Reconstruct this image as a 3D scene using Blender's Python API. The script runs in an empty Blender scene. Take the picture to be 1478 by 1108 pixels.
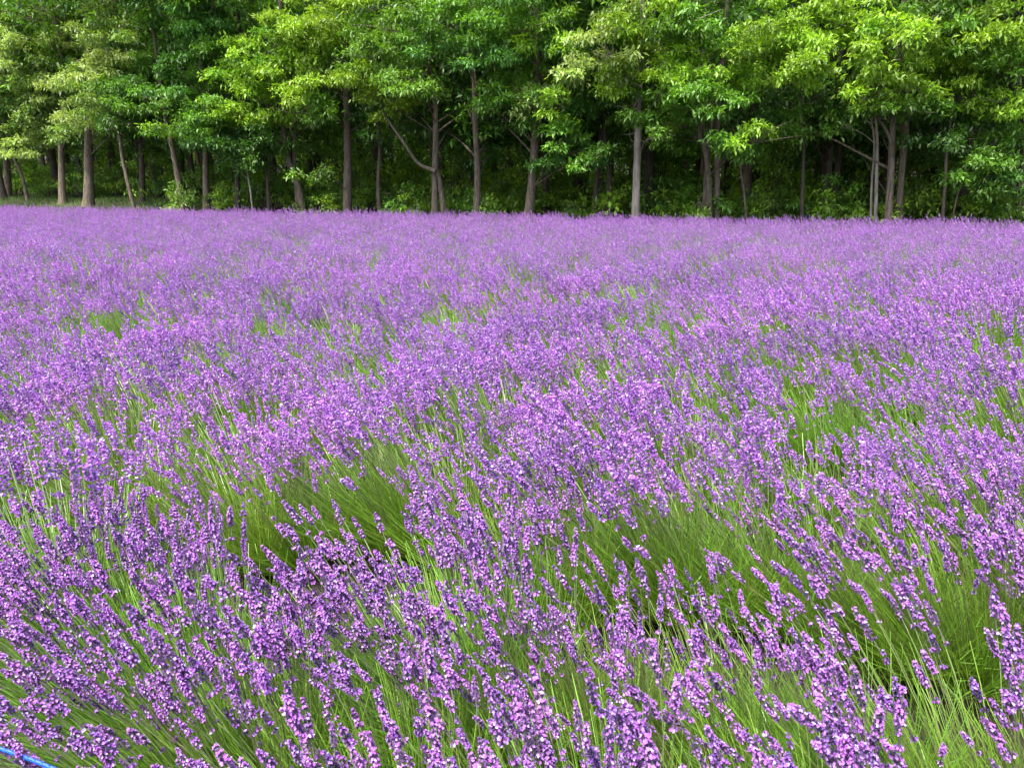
import bpy, math, random
import numpy as np
from mathutils import Matrix, Vector

R = math.radians
sc = bpy.context.scene
col = sc.collection

# ------------------------------------------------------------------ camera
PITCH = 15.5
F = 1075.0            # focal length in pixels of the 1478 px wide photograph
CAM_H = 1.6
cam_d = bpy.data.cameras.new("camera")
cam_d.sensor_width = 36.0
cam_d.lens = 36.0 * F / 1478.0
cam_d.clip_start = 0.05
cam_d.clip_end = 2000
cam = bpy.data.objects.new("camera", cam_d)
cam.location = (0, 0, CAM_H)
cam.rotation_euler = (R(90 - PITCH), 0, 0)
col.objects.link(cam)
sc.camera = cam

# ------------------------------------------------------------------ light
SUN_EL, SUN_AZ = 64.0, 222.0      # azimuth clockwise from +Y: behind the camera, to its left
world = bpy.data.worlds.new("World")
sc.world = world
world.use_nodes = True
wn = world.node_tree.nodes
sky = wn.new("ShaderNodeTexSky")
sky.sky_type = 'NISHITA'
sky.sun_disc = False
sky.sun_elevation = R(SUN_EL)
sky.sun_rotation = R(SUN_AZ)
sky.dust_density = 5.0
world.node_tree.links.new(sky.outputs[0], wn["Background"].inputs[0])
wn["Background"].inputs[1].default_value = 0.15
sd = bpy.data.lights.new("sun", 'SUN')
sd.energy = 2.45
sd.angle = R(6.0)
sd.color = (1.0, 0.94, 0.83)
so = bpy.data.objects.new("sun", sd)
to_sun = Vector((math.sin(R(SUN_AZ)) * math.cos(R(SUN_EL)), math.cos(R(SUN_AZ)) * math.cos(R(SUN_EL)), math.sin(R(SUN_EL))))
so.rotation_euler = to_sun.to_track_quat('Z', 'Y').to_euler()
so.location = (-10, -15, 30)
col.objects.link(so)
sc.view_settings.view_transform = 'Standard'
sc.view_settings.look = 'None'
sc.view_settings.exposure = 1.82
sc.view_settings.gamma = 1.0
sc.view_settings.use_curve_mapping = False
sc.cycles.max_bounces = 8
sc.cycles.diffuse_bounces = 4
sc.cycles.transmission_bounces = 4
sc.cycles.transparent_max_bounces = 8

# ------------------------------------------------------------------ helpers
cp, sp_ = math.cos(R(PITCH)), math.sin(R(PITCH))
def ray(px, py):
    xc, yc = (px - 739) / F, (554 - py) / F
    return np.array([xc, cp + yc * sp_, -sp_ + yc * cp])
def at_depth(px, py, Y):
    d = ray(px, py)
    return np.array([0, 0, CAM_H]) + d * (Y / d[1])
def at_height(px, py, z):
    d = ray(px, py)
    return np.array([0, 0, CAM_H]) + d * ((z - CAM_H) / d[2])
def project(p):
    x, y, z = p[0], p[1], p[2] - CAM_H
    dep = y * cp - z * sp_
    up = y * sp_ + z * cp
    if dep < 0.05: return None
    return 739 + F * x / dep, 554 - F * up / dep, dep
EDGE0, SLOPE = 21.05, 0.312              # the far border of the field: Y = EDGE0 - SLOPE * X
EN = math.sqrt(1 + SLOPE * SLOPE)
def edge_at(px, off, py=290):
    d = ray(px, py)
    t = d[0] / d[1]
    Y = (EDGE0 + off * EN) / (1 + SLOPE * t)
    return t * Y, Y
def sstep(a, b, x):
    t = np.clip((x - a) / (b - a), 0, 1)
    return t * t * (3 - 2 * t)
def ground_z(x, y):
    s = (y - (EDGE0 - SLOPE * x)) / EN
    rise = 0.12 + 0.62 * sstep(1.0, -13.0, x)
    bump = 0.05 * np.sin(x * 0.9 + 1.3) * np.sin(y * 0.7) * sstep(0, 3, s)
    return rise * sstep(0.1, 3.2, s) + bump + 0.035 * np.clip(s - 5, 0, 60)

def mesh(name, V, Fq, C=None, mat=None, smooth=False):
    """V (n,3), Fq list/array of faces (m,k) with k 3 or 4, C (n,3) colour per vertex"""
    me = bpy.data.meshes.new(name)
    V = np.asarray(V, dtype=np.float32)
    Fq = np.asarray(Fq, dtype=np.int32)
    k = Fq.shape[1]
    me.vertices.add(len(V)); me.vertices.foreach_set("co", V.ravel())
    me.loops.add(Fq.size); me.loops.foreach_set("vertex_index", Fq.ravel())
    me.polygons.add(len(Fq))
    me.polygons.foreach_set("loop_start", np.arange(0, Fq.size, k, dtype=np.int32))
    if C is not None:
        a = me.color_attributes.new("tint", 'FLOAT_COLOR', 'POINT')
        c4 = np.ones((len(V), 4), dtype=np.float32); c4[:, :3] = C
        a.data.foreach_set("color", c4.ravel())
    me.update(calc_edges=True)
    me.validate()
    if smooth: me.polygons.foreach_set("use_smooth", np.ones(len(Fq), dtype=bool))
    if mat: me.materials.append(mat)
    return me
def link(name, data, parent=None):
    o = bpy.data.objects.new(name, data)
    col.objects.link(o)
    if parent: o.parent = parent
    return o
def tag(o, label=None, cat=None, group=None, kind=None):
    if label: o["label"] = label
    if cat: o["category"] = cat
    if group: o["group"] = group
    if kind: o["kind"] = kind
    return o
def empty(name, loc=(0, 0, 0), rz=0.0, s=1.0):
    o = bpy.data.objects.new(name, None)
    o.location = loc; o.rotation_euler = (0, 0, rz); o.scale = (s, s, s)
    o.empty_display_size = 0.1
    col.objects.link(o)
    return o
class Acc:
    """collects pieces into one mesh"""
    def __init__(s): s.v, s.f, s.c, s.n = [], [], [], 0
    def add(s, V, Fq, C):
        s.v.append(V); s.f.append(np.asarray(Fq) + s.n); s.c.append(np.broadcast_to(C, V.shape)); s.n += len(V)
    def out(s): return np.concatenate(s.v), np.concatenate(s.f), np.concatenate(s.c)
    def mesh(s, name, mat, smooth=False):
        V, Fq, C = s.out(); return mesh(name, V, Fq, C, mat, smooth)
def norm(a): return a / np.maximum(np.linalg.norm(a, axis=-1, keepdims=True), 1e-9)

def ribbons(B, D0, D1, L, W, C0, C1, segs, rng, taper=0.25):
    """N curved flat blades as quads"""
    N = len(B)
    side = norm(np.cross(norm(D0 + D1), norm(rng.normal(size=(N, 3)))))
    t = np.linspace(0, 1, segs + 1)[None, :, None]
    P = B[:, None] + L[:, None, None] * (D0[:, None] * t + (D1 - D0)[:, None] * t * t / 2)
    w = (W[:, None, None] / 2) * (1 - (1 - taper) * t)
    V = np.stack([P - side[:, None] * w, P + side[:, None] * w], axis=2).reshape(-1, 3)
    i = (np.arange(N)[:, None] * (segs + 1) + np.arange(segs)[None]) * 2
    Fq = np.stack([i, i + 1, i + 3, i + 2], -1).reshape(-1, 4)
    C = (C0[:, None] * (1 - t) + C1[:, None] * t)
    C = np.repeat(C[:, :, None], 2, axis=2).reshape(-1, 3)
    return V, Fq, C
def tube(P, rad, sides=8, rng=None, rough=0.0):
    P = np.asarray(P, float); n = len(P); rad = np.broadcast_to(np.asarray(rad, float), (n,))
    T = norm(np.gradient(P, axis=0))
    ref = np.array([1.0, 0, 0]) if abs(T[0][0]) < 0.8 else np.array([0, 1.0, 0])
    A = norm(np.cross(T, ref)); Bv = np.cross(T, A)
    a = np.linspace(0, 2 * np.pi, sides, endpoint=False)
    rr = rad[:, None] * np.ones((1, sides))
    if rng is not None: rr = rr * (1 + rough * rng.normal(size=(n, sides)))
    V = P[:, None] + rr[..., None] * (np.cos(a)[None, :, None] * A[:, None] + np.sin(a)[None, :, None] * Bv[:, None])
    i = np.arange(n - 1)[:, None] * sides; j = np.arange(sides)[None]; k = (j + 1) % sides
    Fq = np.stack([i + j, i + k, i + sides + k, i + sides + j], -1).reshape(-1, 4)
    return V.reshape(-1, 3), Fq
def spline(pts, n):
    """Catmull-Rom through rows of pts"""
    pts = np.asarray(pts, float)
    p = np.vstack([2 * pts[0] - pts[1], pts, 2 * pts[-1] - pts[-2]])
    out = []
    m = len(pts) - 1
    for u in np.linspace(0, m, n):
        k = min(int(u), m - 1); t = u - k
        a, b, c, d = p[k], p[k + 1], p[k + 2], p[k + 3]
        out.append(0.5 * (2 * b + (c - a) * t + (2 * a - 5 * b + 4 * c - d) * t * t + (3 * b - a - 3 * c + d) * t ** 3))
    return np.array(out)

# ------------------------------------------------------------------ materials
def mat_leafy(name, transl=0.35, gloss=0.06, rough=0.45, hue_var=0.02, val_var=0.25, tgain=(1.0, 1.0, 0.7)):
    """foliage and petals: colour from the part itself, varied per object; light passes through"""
    m = bpy.data.materials.new(name); m.use_nodes = True
    n, l = m.node_tree.nodes, m.node_tree.links
    n.clear()
    out = n.new("ShaderNodeOutputMaterial")
    at = n.new("ShaderNodeAttribute"); at.attribute_name = "tint"
    oi = n.new("ShaderNodeObjectInfo")
    hs = n.new("ShaderNodeHueSaturation")
    r1 = n.new("ShaderNodeMapRange"); r1.inputs[3].default_value = 0.5 - hue_var; r1.inputs[4].default_value = 0.5 + hue_var
    r2 = n.new("ShaderNodeMapRange"); r2.inputs[3].default_value = 1 - val_var; r2.inputs[4].default_value = 1 + val_var
    l.new(oi.outputs["Random"], r1.inputs[0]); l.new(oi.outputs["Random"], r2.inputs[0])
    l.new(r1.outputs[0], hs.inputs["Hue"]); l.new(r2.outputs[0], hs.inputs["Value"]); l.new(at.outputs["Color"], hs.inputs["Color"])
    df = n.new("ShaderNodeBsdfDiffuse"); tr = n.new("ShaderNodeBsdfTranslucent"); gl = n.new("ShaderNodeBsdfGlossy")
    mg = n.new("ShaderNodeMix"); mg.data_type = 'RGBA'; mg.blend_type = 'MULTIPLY'; mg.inputs[0].default_value = 1.0
    mg.inputs[7].default_value = (*tgain, 1)
    l.new(hs.outputs[0], df.inputs[0]); l.new(hs.outputs[0], mg.inputs[6]); l.new(mg.outputs[2], tr.inputs[0])
    gl.inputs["Roughness"].default_value = rough
    mx = n.new("ShaderNodeMixShader"); mx.inputs[0].default_value = transl
    l.new(df.outputs[0], mx.inputs[1]); l.new(tr.outputs[0], mx.inputs[2])
    m2 = n.new("ShaderNodeMixShader"); m2.inputs[0].default_value = gloss
    l.new(mx.outputs[0], m2.inputs[1]); l.new(gl.outputs[0], m2.inputs[2])
    l.new(m2.outputs[0], out.inputs[0])
    return m
def mat_bark(name, dark, light, scale=14.0, moss=0.25):
    m = bpy.data.materials.new(name); m.use_nodes = True
    n, l = m.node_tree.nodes, m.node_tree.links
    b = n["Principled BSDF"]; b.inputs["Roughness"].default_value = 0.9
    tc = n.new("ShaderNodeTexCoord"); mp = n.new("ShaderNodeMapping"); mp.inputs["Scale"].default_value = (1, 1, 0.18)
    l.new(tc.outputs["Object"], mp.inputs[0])
    no = n.new("ShaderNodeTexNoise"); no.inputs["Scale"].default_value = scale; no.inputs["Detail"].default_value = 8; no.inputs["Roughness"].default_value = 0.7
    l.new(mp.outputs[0], no.inputs[0])
    cr = n.new("ShaderNodeValToRGB")
    cr.color_ramp.elements[0].position = 0.35; cr.color_ramp.elements[0].color = (*dark, 1)
    cr.color_ramp.elements[1].position = 0.68; cr.color_ramp.elements[1].color = (*light, 1)
    l.new(no.outputs[0], cr.inputs[0])
    n2 = n.new("ShaderNodeTexNoise"); n2.inputs["Scale"].default_value = 2.2; n2.inputs["Detail"].default_value = 5
    l.new(tc.outputs["Object"], n2.inputs[0])
    rm = n.new("ShaderNodeMapRange"); rm.inputs[1].default_value = 0.5; rm.inputs[2].default_value = 0.75; rm.inputs[4].default_value = moss
    l.new(n2.outputs[0], rm.inputs[0])
    mx = n.new("ShaderNodeMix"); mx.data_type = 'RGBA'; mx.inputs[7].default_value = (0.07, 0.09, 0.03, 1)
    l.new(rm.outputs[0], mx.inputs[0]); l.new(cr.outputs[0], mx.inputs[6]); l.new(mx.outputs[2], b.inputs["Base Color"])
    bu = n.new("ShaderNodeBump"); bu.inputs["Strength"].default_value = 0.8; bu.inputs["Distance"].default_value = 0.02
    l.new(no.outputs[0], bu.inputs["Height"]); l.new(bu.outputs[0], b.inputs["Normal"])
    return m
M_FLOWER = mat_leafy("lavender_petals", 0.46, 0.03, 0.5, 0.012, 0.12, (1.0, 0.85, 1.0))
M_STEM = mat_leafy("lavender_stems", 0.35, 0.06, 0.4, 0.012, 0.15, (1.0, 1.0, 0.5))
M_LEAF = mat_leafy("tree_leaves", 0.46, 0.04, 0.5, 0.006, 0.10, (1.03, 1.05, 0.35))
M_GRASS = mat_leafy("grass_blades", 0.35, 0.04, 0.5, 0.0, 0.0)
M_BARK = mat_bark("grey_brown_bark", (0.035, 0.027, 0.019), (0.18, 0.145, 0.105), 20)
M_BARK_PALE = mat_bark("pale_bark", (0.14, 0.12, 0.10), (0.40, 0.36, 0.31), 10, 0.15)
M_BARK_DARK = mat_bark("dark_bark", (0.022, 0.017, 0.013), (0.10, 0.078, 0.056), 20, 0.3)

def mat_ground():
    m = bpy.data.materials.new("soil_and_leaf_litter"); m.use_nodes = True
    n, l = m.node_tree.nodes, m.node_tree.links
    b = n["Principled BSDF"]; b.inputs["Roughness"].default_value = 0.95
    tc = n.new("ShaderNodeTexCoord")
    no = n.new("ShaderNodeTexNoise"); no.inputs["Scale"].default_value = 16; no.inputs["Detail"].default_value = 12; no.inputs["Roughness"].default_value = 0.75
    l.new(tc.outputs["Object"], no.inputs[0])
    cr = n.new("ShaderNodeValToRGB")
    cr.color_ramp.elements[0].position = 0.3; cr.color_ramp.elements[0].color = (0.007, 0.005, 0.0035, 1)
    cr.color_ramp.elements[1].position = 0.7; cr.color_ramp.elements[1].color = (0.035, 0.026, 0.018, 1)
    l.new(no.outputs[0], cr.inputs[0])
    n2 = n.new("ShaderNodeTexNoise"); n2.inputs["Scale"].default_value = 0.8; n2.inputs["Detail"].default_value = 6
    l.new(tc.outputs["Object"], n2.inputs[0])
    mr = n.new("ShaderNodeMapRange"); mr.inputs[1].default_value = 0.45; mr.inputs[2].default_value = 0.65; mr.inputs[4].default_value = 0.7
    l.new(n2.outputs[0], mr.inputs[0])
    mx = n.new("ShaderNodeMix"); mx.data_type = 'RGBA'; mx.inputs[7].default_value = (0.035, 0.05, 0.015, 1)
    l.new(mr.outputs[0], mx.inputs[0]); l.new(cr.outputs[0], mx.inputs[6]); l.new(mx.outputs[2], b.inputs["Base Color"])
    bu = n.new("ShaderNodeBump"); bu.inputs["Strength"].default_value = 0.7; bu.inputs["Distance"].default_value = 0.04
    l.new(no.outputs[0], bu.inputs["Height"]); l.new(bu.outputs[0], b.inputs["Normal"])
    return m

# ------------------------------------------------------------------ ground
def build_ground():
    ax = np.unique(np.concatenate([np.linspace(-600, -50, 12), np.linspace(-50, 50, 126), np.linspace(50, 600, 12)]))
    ay = np.unique(np.concatenate([np.linspace(-300, -10, 8), np.linspace(-10, 85, 120), np.linspace(85, 900, 14)]))
    X, Y = np.meshgrid(ax, ay)
    Z = ground_z(X, np.minimum(Y, 85))
    V = np.stack([X, Y, Z], -1).reshape(-1, 3)
    nx = len(ax)
    i = (np.arange(len(ay) - 1)[:, None] * nx + np.arange(nx - 1)[None]).ravel()
    Fq = np.stack([i, i + 1, i + nx + 1, i + nx], -1)
    o = link("ground", mesh("ground", V, Fq, None, mat_ground(), True))
    tag(o, "dark brown soil and leaf litter under the field and the wood", "ground", kind="structure")
build_ground()

# ------------------------------------------------------------------ trees
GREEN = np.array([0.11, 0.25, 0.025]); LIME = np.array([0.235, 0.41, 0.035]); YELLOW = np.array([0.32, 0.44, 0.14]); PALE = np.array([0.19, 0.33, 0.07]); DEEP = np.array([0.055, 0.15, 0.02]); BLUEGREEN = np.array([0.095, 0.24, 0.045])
def leaf_cloud(acc, clumps, rng, leaf=0.15, dens=110, per=7):
    """clumps: (x, y, z, r, colour); sprays of leaves, each leaf two folded triangles (as a degenerate-free quad fan)"""
    for (x, y, z, r, c) in clumps:
        nsub = max(2, int(11 * r ** 1.3))
        per_sub = max(2, int(dens * r * r / nsub))
        ns = nsub * per_sub
        ds = norm(rng.normal(size=(nsub, 3)) + np.array([0, 0, 0.25]))
        rs = r * (0.25 + 0.9 * rng.random(nsub) ** 0.6)
        ps = ds * rs[:, None] * np.array([1, 1, 0.55])
        hd = np.hypot(ps[:, 0], ps[:, 1])
        ps[:, 2] -= 0.36 * hd * hd / r
        d = norm(rng.normal(size=(ns, 3)) * np.array([1, 1, 0.7]) + np.array([0, 0, 0.35]) + 0.5 * np.repeat(ds, per_sub, axis=0))
        sub = min(0.42, 0.42 * r ** 0.5)
        p = np.repeat(ps, per_sub, axis=0) + d * (sub * (0.3 + 0.7 * rng.random((ns, 1)))) * np.array([1, 1, 0.42])
        p += np.array([x, y, z])
        o = norm(d * np.array([1, 1, 0.3]) + np.array([0, 0, 0.15]) + 0.35 * rng.normal(size=(ns, 3)))
        a1 = norm(np.cross(o, np.array([0.1, 0.2, 1.0]))); a2 = np.cross(o, a1)
        ph = rng.random((ns, 1)) * 6.28 + np.arange(per)[None] * (6.28 / per) + rng.normal(size=(ns, per)) * 0.25
        ld = o[:, None] * (0.15 + 0.6 * rng.random((ns, per, 1))) + 0.85 * (np.cos(ph)[..., None] * a1[:, None] + np.sin(ph)[..., None] * a2[:, None])
        ld[..., 2] -= 0.30
        ld = norm(ld).reshape(-1, 3)
        n = len(ld)
        B = np.repeat(p, per, axis=0) + rng.normal(size=(n, 3)) * leaf * np.array([0.45, 0.45, 0.28])
        L = leaf * (0.55 + 0.75 * rng.random(n))[:, None]; W = L * 0.36
        up = norm(np.array([0, 0, 1.0]) + 0.35 * rng.normal(size=(n, 3)))
        s = norm(np.cross(ld, up)); u = np.cross(s, ld)
        mid = B + ld * L * 0.5
        V = np.stack([B + ld * L * 0.06, mid + s * W * 0.5 + u * W * 0.18, B + ld * L - u * L * 0.10, mid - s * W * 0.5 + u * W * 0.18], 1).reshape(-1, 3)
        i = np.arange(n) * 4
        Fq = np.concatenate([np.stack([i, i + 1, i + 2], -1), np.stack([i, i + 2, i + 3], -1)])
        cc = np.repeat(np.repeat(np.asarray(c)[None] * (0.72 + 0.56 * rng.random((nsub, 1))), per_sub, axis=0) * (0.88 + 0.24 * rng.random((ns, 1))), per, axis=0) * (0.8 + 0.4 * rng.random((n, 1)))
        cc = cc * np.array([1, 1, 1]) + rng.normal(size=(n, 1)) * np.array([0.008, 0.006, 0.001])
        acc.add(V, Fq, np.repeat(np.clip(cc, 0.004, 1), 4, axis=0))

def make_trunk(acc, path, r0, r1, rng, sides=10):
    P = spline(path, max(8, 4 * len(path)))
    t = np.linspace(0, 1, len(P))
    rad = r0 + (r1 - r0) * t
    rad = rad * (1 + 0.35 * np.exp(-t * 30))
    V, Fq = tube(P, rad, sides, rng, 0.05)
    acc.add(V, Fq, np.array([0.2, 0.2, 0.2]))
    return P
def make_limbs(acc, P, clumps, rng, r=0.045, zmin=1.2):
    zs = P[:, 2]
    for cl in clumps:
        c = np.array(cl[:3])
        h = np.hypot(*(c[:2] - P[len(P) // 2][:2]))
        k = int(np.argmin(np.abs(zs - max(zmin, c[2] - 0.35 * h - 0.3))))
        a = P[k]
        m = (a + c) / 2 + np.array([0, 0, 0.08 * h]) + rng.normal(size=3) * 0.08
        Q = spline([a, m, c], 7)
        V, Fq = tube(Q, np.linspace(r * (0.6 + 0.25 * min(h, 3)), 0.012, 7), 5)
        acc.add(V, Fq, np.array([0.2, 0.2, 0.2]))
        for _ in range(4):
            e = c + rng.normal(size=3) * cl[3] * np.array([0.6, 0.6, 0.25])
            V, Fq = tube(spline([Q[4], (Q[4] + e) / 2 + rng.normal(size=3) * 0.05, e], 5), np.linspace(0.016, 0.005, 5), 4)
            acc.add(V, Fq, np.array([0.2, 0.2, 0.2]))

# --- the trees along the edge of the wood. px, base offset behind the field's edge, trunk width in px, lean dx px to the top, bark
# name, px, off, width px, lean of the trunk in px per 250 px of height, bark, label
EDGE_TREES = [
 ("a", -60, 3.0, 12, 4, M_BARK, "half hidden broadleaf tree with pale yellowish crown at the left border"),
 ("b", 11, 3.6, 12, -3, M_BARK, "leftmost grey trunk on the grassy bank under a pale yellowish crown"),
 ("c", 90, 2.6, 12, 3, M_BARK, "slim straight grey tree beside the thickest trunk on the grassy bank"),
 ("d", 127, 2.2, 17, 3, M_BARK, "thickest grey trunk standing on the grassy bank at left"),
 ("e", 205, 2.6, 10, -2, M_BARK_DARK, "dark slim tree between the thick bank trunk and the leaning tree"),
 ("f", 263, 1.4, 11, -40, M_BARK, "slim tree leaning left with its foot at the lavender edge"),
 ("g", 298, 1.8, 12, -6, M_BARK, "straight grey tree just right of the left leaning tree"),
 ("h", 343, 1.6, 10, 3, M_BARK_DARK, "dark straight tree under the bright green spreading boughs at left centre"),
 ("i", 438, 1.5, 12, -42, M_BARK, "crooked tree leaning left beneath bright lime boughs"),
 ("j", 500, 1.6, 15, 2, M_BARK, "tall mossy grey tree rising above a bright lime crown left of centre"),
 ("k", 641, 1.1, 12, -30, M_BARK, "tree with a long curved low bough reaching out to the left"),
 ("l", 688, 1.2, 12, -2, M_BARK, "tall straight grey tree right of the tree with the curved bough"),
 ("m", 762, 1.0, 17, 22, M_BARK, "stout dark grey tree at the centre curving gently right"),
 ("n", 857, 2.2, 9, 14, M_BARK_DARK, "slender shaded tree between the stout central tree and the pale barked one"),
 ("o", 917, 0.8, 14, 10, M_BARK_PALE, "pale barked straight tree, brightest trunk of the wood edge"),
 ("p", 1028, 0.9, 11, -6, M_BARK, "tree of three close stems rising from one clump of leaves"),
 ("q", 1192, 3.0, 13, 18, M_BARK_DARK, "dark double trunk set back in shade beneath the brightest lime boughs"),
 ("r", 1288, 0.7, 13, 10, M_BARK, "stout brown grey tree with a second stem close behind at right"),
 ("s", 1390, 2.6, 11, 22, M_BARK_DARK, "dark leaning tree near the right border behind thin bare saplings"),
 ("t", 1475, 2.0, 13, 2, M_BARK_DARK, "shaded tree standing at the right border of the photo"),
]
# masses of leaves on those trees as seen: px, py, radius px, colour (sunlit brightness painted in as lime), tree
CL = [
 (30,20,60,YELLOW,'a'),(40,70,60,YELLOW,'a'),(-10,110,60,YELLOW,'a'),(20,130,50,LIME,'a'),(15,195,42,YELLOW,'a'),(-40,40,60,YELLOW,'a'),(-50,170,50,GREEN,'a'),
 (95,45,55,YELLOW,'b'),(75,110,55,GREEN,'b'),(110,130,50,LIME,'b'),(60,165,40,GREEN,'b'),(70,195,32,YELLOW,'b'),(90,210,22,GREEN,'b'),
 (150,30,55,LIME,'c'),(120,85,55,YELLOW,'c'),(130,150,45,YELLOW,'c'),(105,185,35,GREEN,'c'),
 (190,25,60,GREEN,'d'),(165,80,50,LIME,'d'),(150,120,50,GREEN,'d'),(160,165,40,GREEN,'d'),(190,175,34,DEEP,'d'),(145,185,30,LIME,'d'),
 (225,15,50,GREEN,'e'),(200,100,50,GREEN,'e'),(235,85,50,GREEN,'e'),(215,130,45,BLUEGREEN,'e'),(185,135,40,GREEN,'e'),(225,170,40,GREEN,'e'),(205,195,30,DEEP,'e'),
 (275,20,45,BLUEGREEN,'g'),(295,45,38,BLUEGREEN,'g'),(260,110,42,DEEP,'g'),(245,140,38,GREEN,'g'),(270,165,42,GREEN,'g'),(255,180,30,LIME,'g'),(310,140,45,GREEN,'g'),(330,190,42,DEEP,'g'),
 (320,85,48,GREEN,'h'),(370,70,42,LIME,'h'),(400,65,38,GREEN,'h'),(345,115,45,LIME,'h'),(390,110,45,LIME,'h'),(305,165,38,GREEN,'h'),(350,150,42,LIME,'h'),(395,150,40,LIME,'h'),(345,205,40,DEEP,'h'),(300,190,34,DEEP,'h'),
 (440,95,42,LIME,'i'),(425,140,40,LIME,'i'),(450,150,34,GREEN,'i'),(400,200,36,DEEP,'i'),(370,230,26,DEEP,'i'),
 (450,25,50,LIME,'j'),(500,20,55,LIME,'j'),(445,60,40,LIME,'j'),(475,80,45,GREEN,'j'),(525,45,45,GREEN,'j'),(465,120,42,LIME,'j'),(510,120,36,GREEN,'j'),(460,160,35,GREEN,'j'),(455,250,24,GREEN,'j'),(420,40,40,LIME,'j'),
 (570,30,45,GREEN,'k'),(560,65,40,GREEN,'k'),(545,110,46,LIME,'k'),(590,110,42,GREEN,'k'),(555,145,42,LIME,'k'),(610,140,40,GREEN,'k'),(595,70,36,BLUEGREEN,'k'),(620,185,30,DEEP,'k'),(630,120,36,BLUEGREEN,'k'),(520,75,38,GREEN,'k'),
 (620,20,48,GREEN,'l'),(650,50,50,BLUEGREEN,'l'),(690,65,48,BLUEGREEN,'l'),(675,25,50,GREEN,'l'),(720,75,36,BLUEGREEN,'l'),(640,85,34,BLUEGREEN,'l'),(720,20,46,GREEN,'l'),(700,190,36,DEEP,'l'),(700,225,30,DEEP,'l'),(735,120,34,GREEN,'l'),
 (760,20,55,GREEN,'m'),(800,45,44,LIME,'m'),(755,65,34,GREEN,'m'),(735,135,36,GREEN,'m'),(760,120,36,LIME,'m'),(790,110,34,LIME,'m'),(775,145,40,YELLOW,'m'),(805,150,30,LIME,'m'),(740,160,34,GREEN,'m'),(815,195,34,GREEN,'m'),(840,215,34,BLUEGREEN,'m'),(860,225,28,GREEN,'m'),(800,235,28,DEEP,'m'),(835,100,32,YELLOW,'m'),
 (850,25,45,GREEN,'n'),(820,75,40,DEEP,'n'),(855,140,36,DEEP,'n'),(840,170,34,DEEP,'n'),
 (885,25,45,YELLOW,'o'),(870,60,40,YELLOW,'o'),(865,95,36,YELLOW,'o'),(890,115,40,LIME,'o'),(925,20,48,LIME,'o'),(950,55,42,GREEN,'o'),(925,95,40,LIME,'o'),(940,160,42,LIME,'o'),(910,185,30,GREEN,'o'),(960,125,36,GREEN,'o'),(975,60,42,LIME,'o'),(900,150,34,GREEN,'o'),(985,25,45,GREEN,'o'),(945,195,26,GREEN,'o'),
 (1010,30,46,GREEN,'p'),(1005,75,40,LIME,'p'),(990,115,42,LIME,'p'),(1030,115,44,LIME,'p'),(1060,100,36,LIME,'p'),(975,170,36,GREEN,'p'),(1010,145,36,GREEN,'p'),(1045,150,36,GREEN,'p'),(1000,195,34,GREEN,'p'),(1060,205,32,GREEN,'p'),(1095,195,32,LIME,'p'),(1010,300,20,LIME,'p'),(1045,295,18,GREEN,'p'),(1060,50,36,DEEP,'p'),
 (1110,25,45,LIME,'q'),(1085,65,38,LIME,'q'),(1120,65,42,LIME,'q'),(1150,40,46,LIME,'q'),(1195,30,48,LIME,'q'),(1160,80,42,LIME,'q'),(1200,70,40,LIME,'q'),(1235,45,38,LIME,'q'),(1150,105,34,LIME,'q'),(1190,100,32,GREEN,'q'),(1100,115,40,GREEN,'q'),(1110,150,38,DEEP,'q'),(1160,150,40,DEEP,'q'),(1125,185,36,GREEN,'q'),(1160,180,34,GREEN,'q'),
 (1265,30,48,GREEN,'r'),(1300,60,46,GREEN,'r'),(1240,100,42,GREEN,'r'),(1270,130,38,LIME,'r'),(1300,125,32,LIME,'r'),(1230,150,40,GREEN,'r'),(1260,165,34,GREEN,'r'),(1320,20,46,GREEN,'r'),(1320,95,40,GREEN,'r'),(1215,195,30,GREEN,'r'),(1330,155,36,GREEN,'r'),
 (1360,30,50,GREEN,'s'),(1380,70,46,GREEN,'s'),(1355,100,40,LIME,'s'),(1395,100,44,LIME,'s'),(1420,40,48,GREEN,'s'),(1370,140,42,GREEN,'s'),(1415,145,44,GREEN,'s'),(1345,190,42,DEEP,'s'),(1390,190,40,GREEN,'s'),(1400,235,36,GREEN,'s'),
 (1460,30,52,GREEN,'t'),(1450,85,48,GREEN,'t'),(1490,120,50,GREEN,'t'),(1450,140,46,GREEN,'t'),(1465,190,44,GREEN,'t'),(1440,235,44,GREEN,'t'),(1475,265,40,DEEP,'t'),(1420,255,36,GREEN,'t'),(1510,60,50,GREEN,'t'),
]
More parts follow.
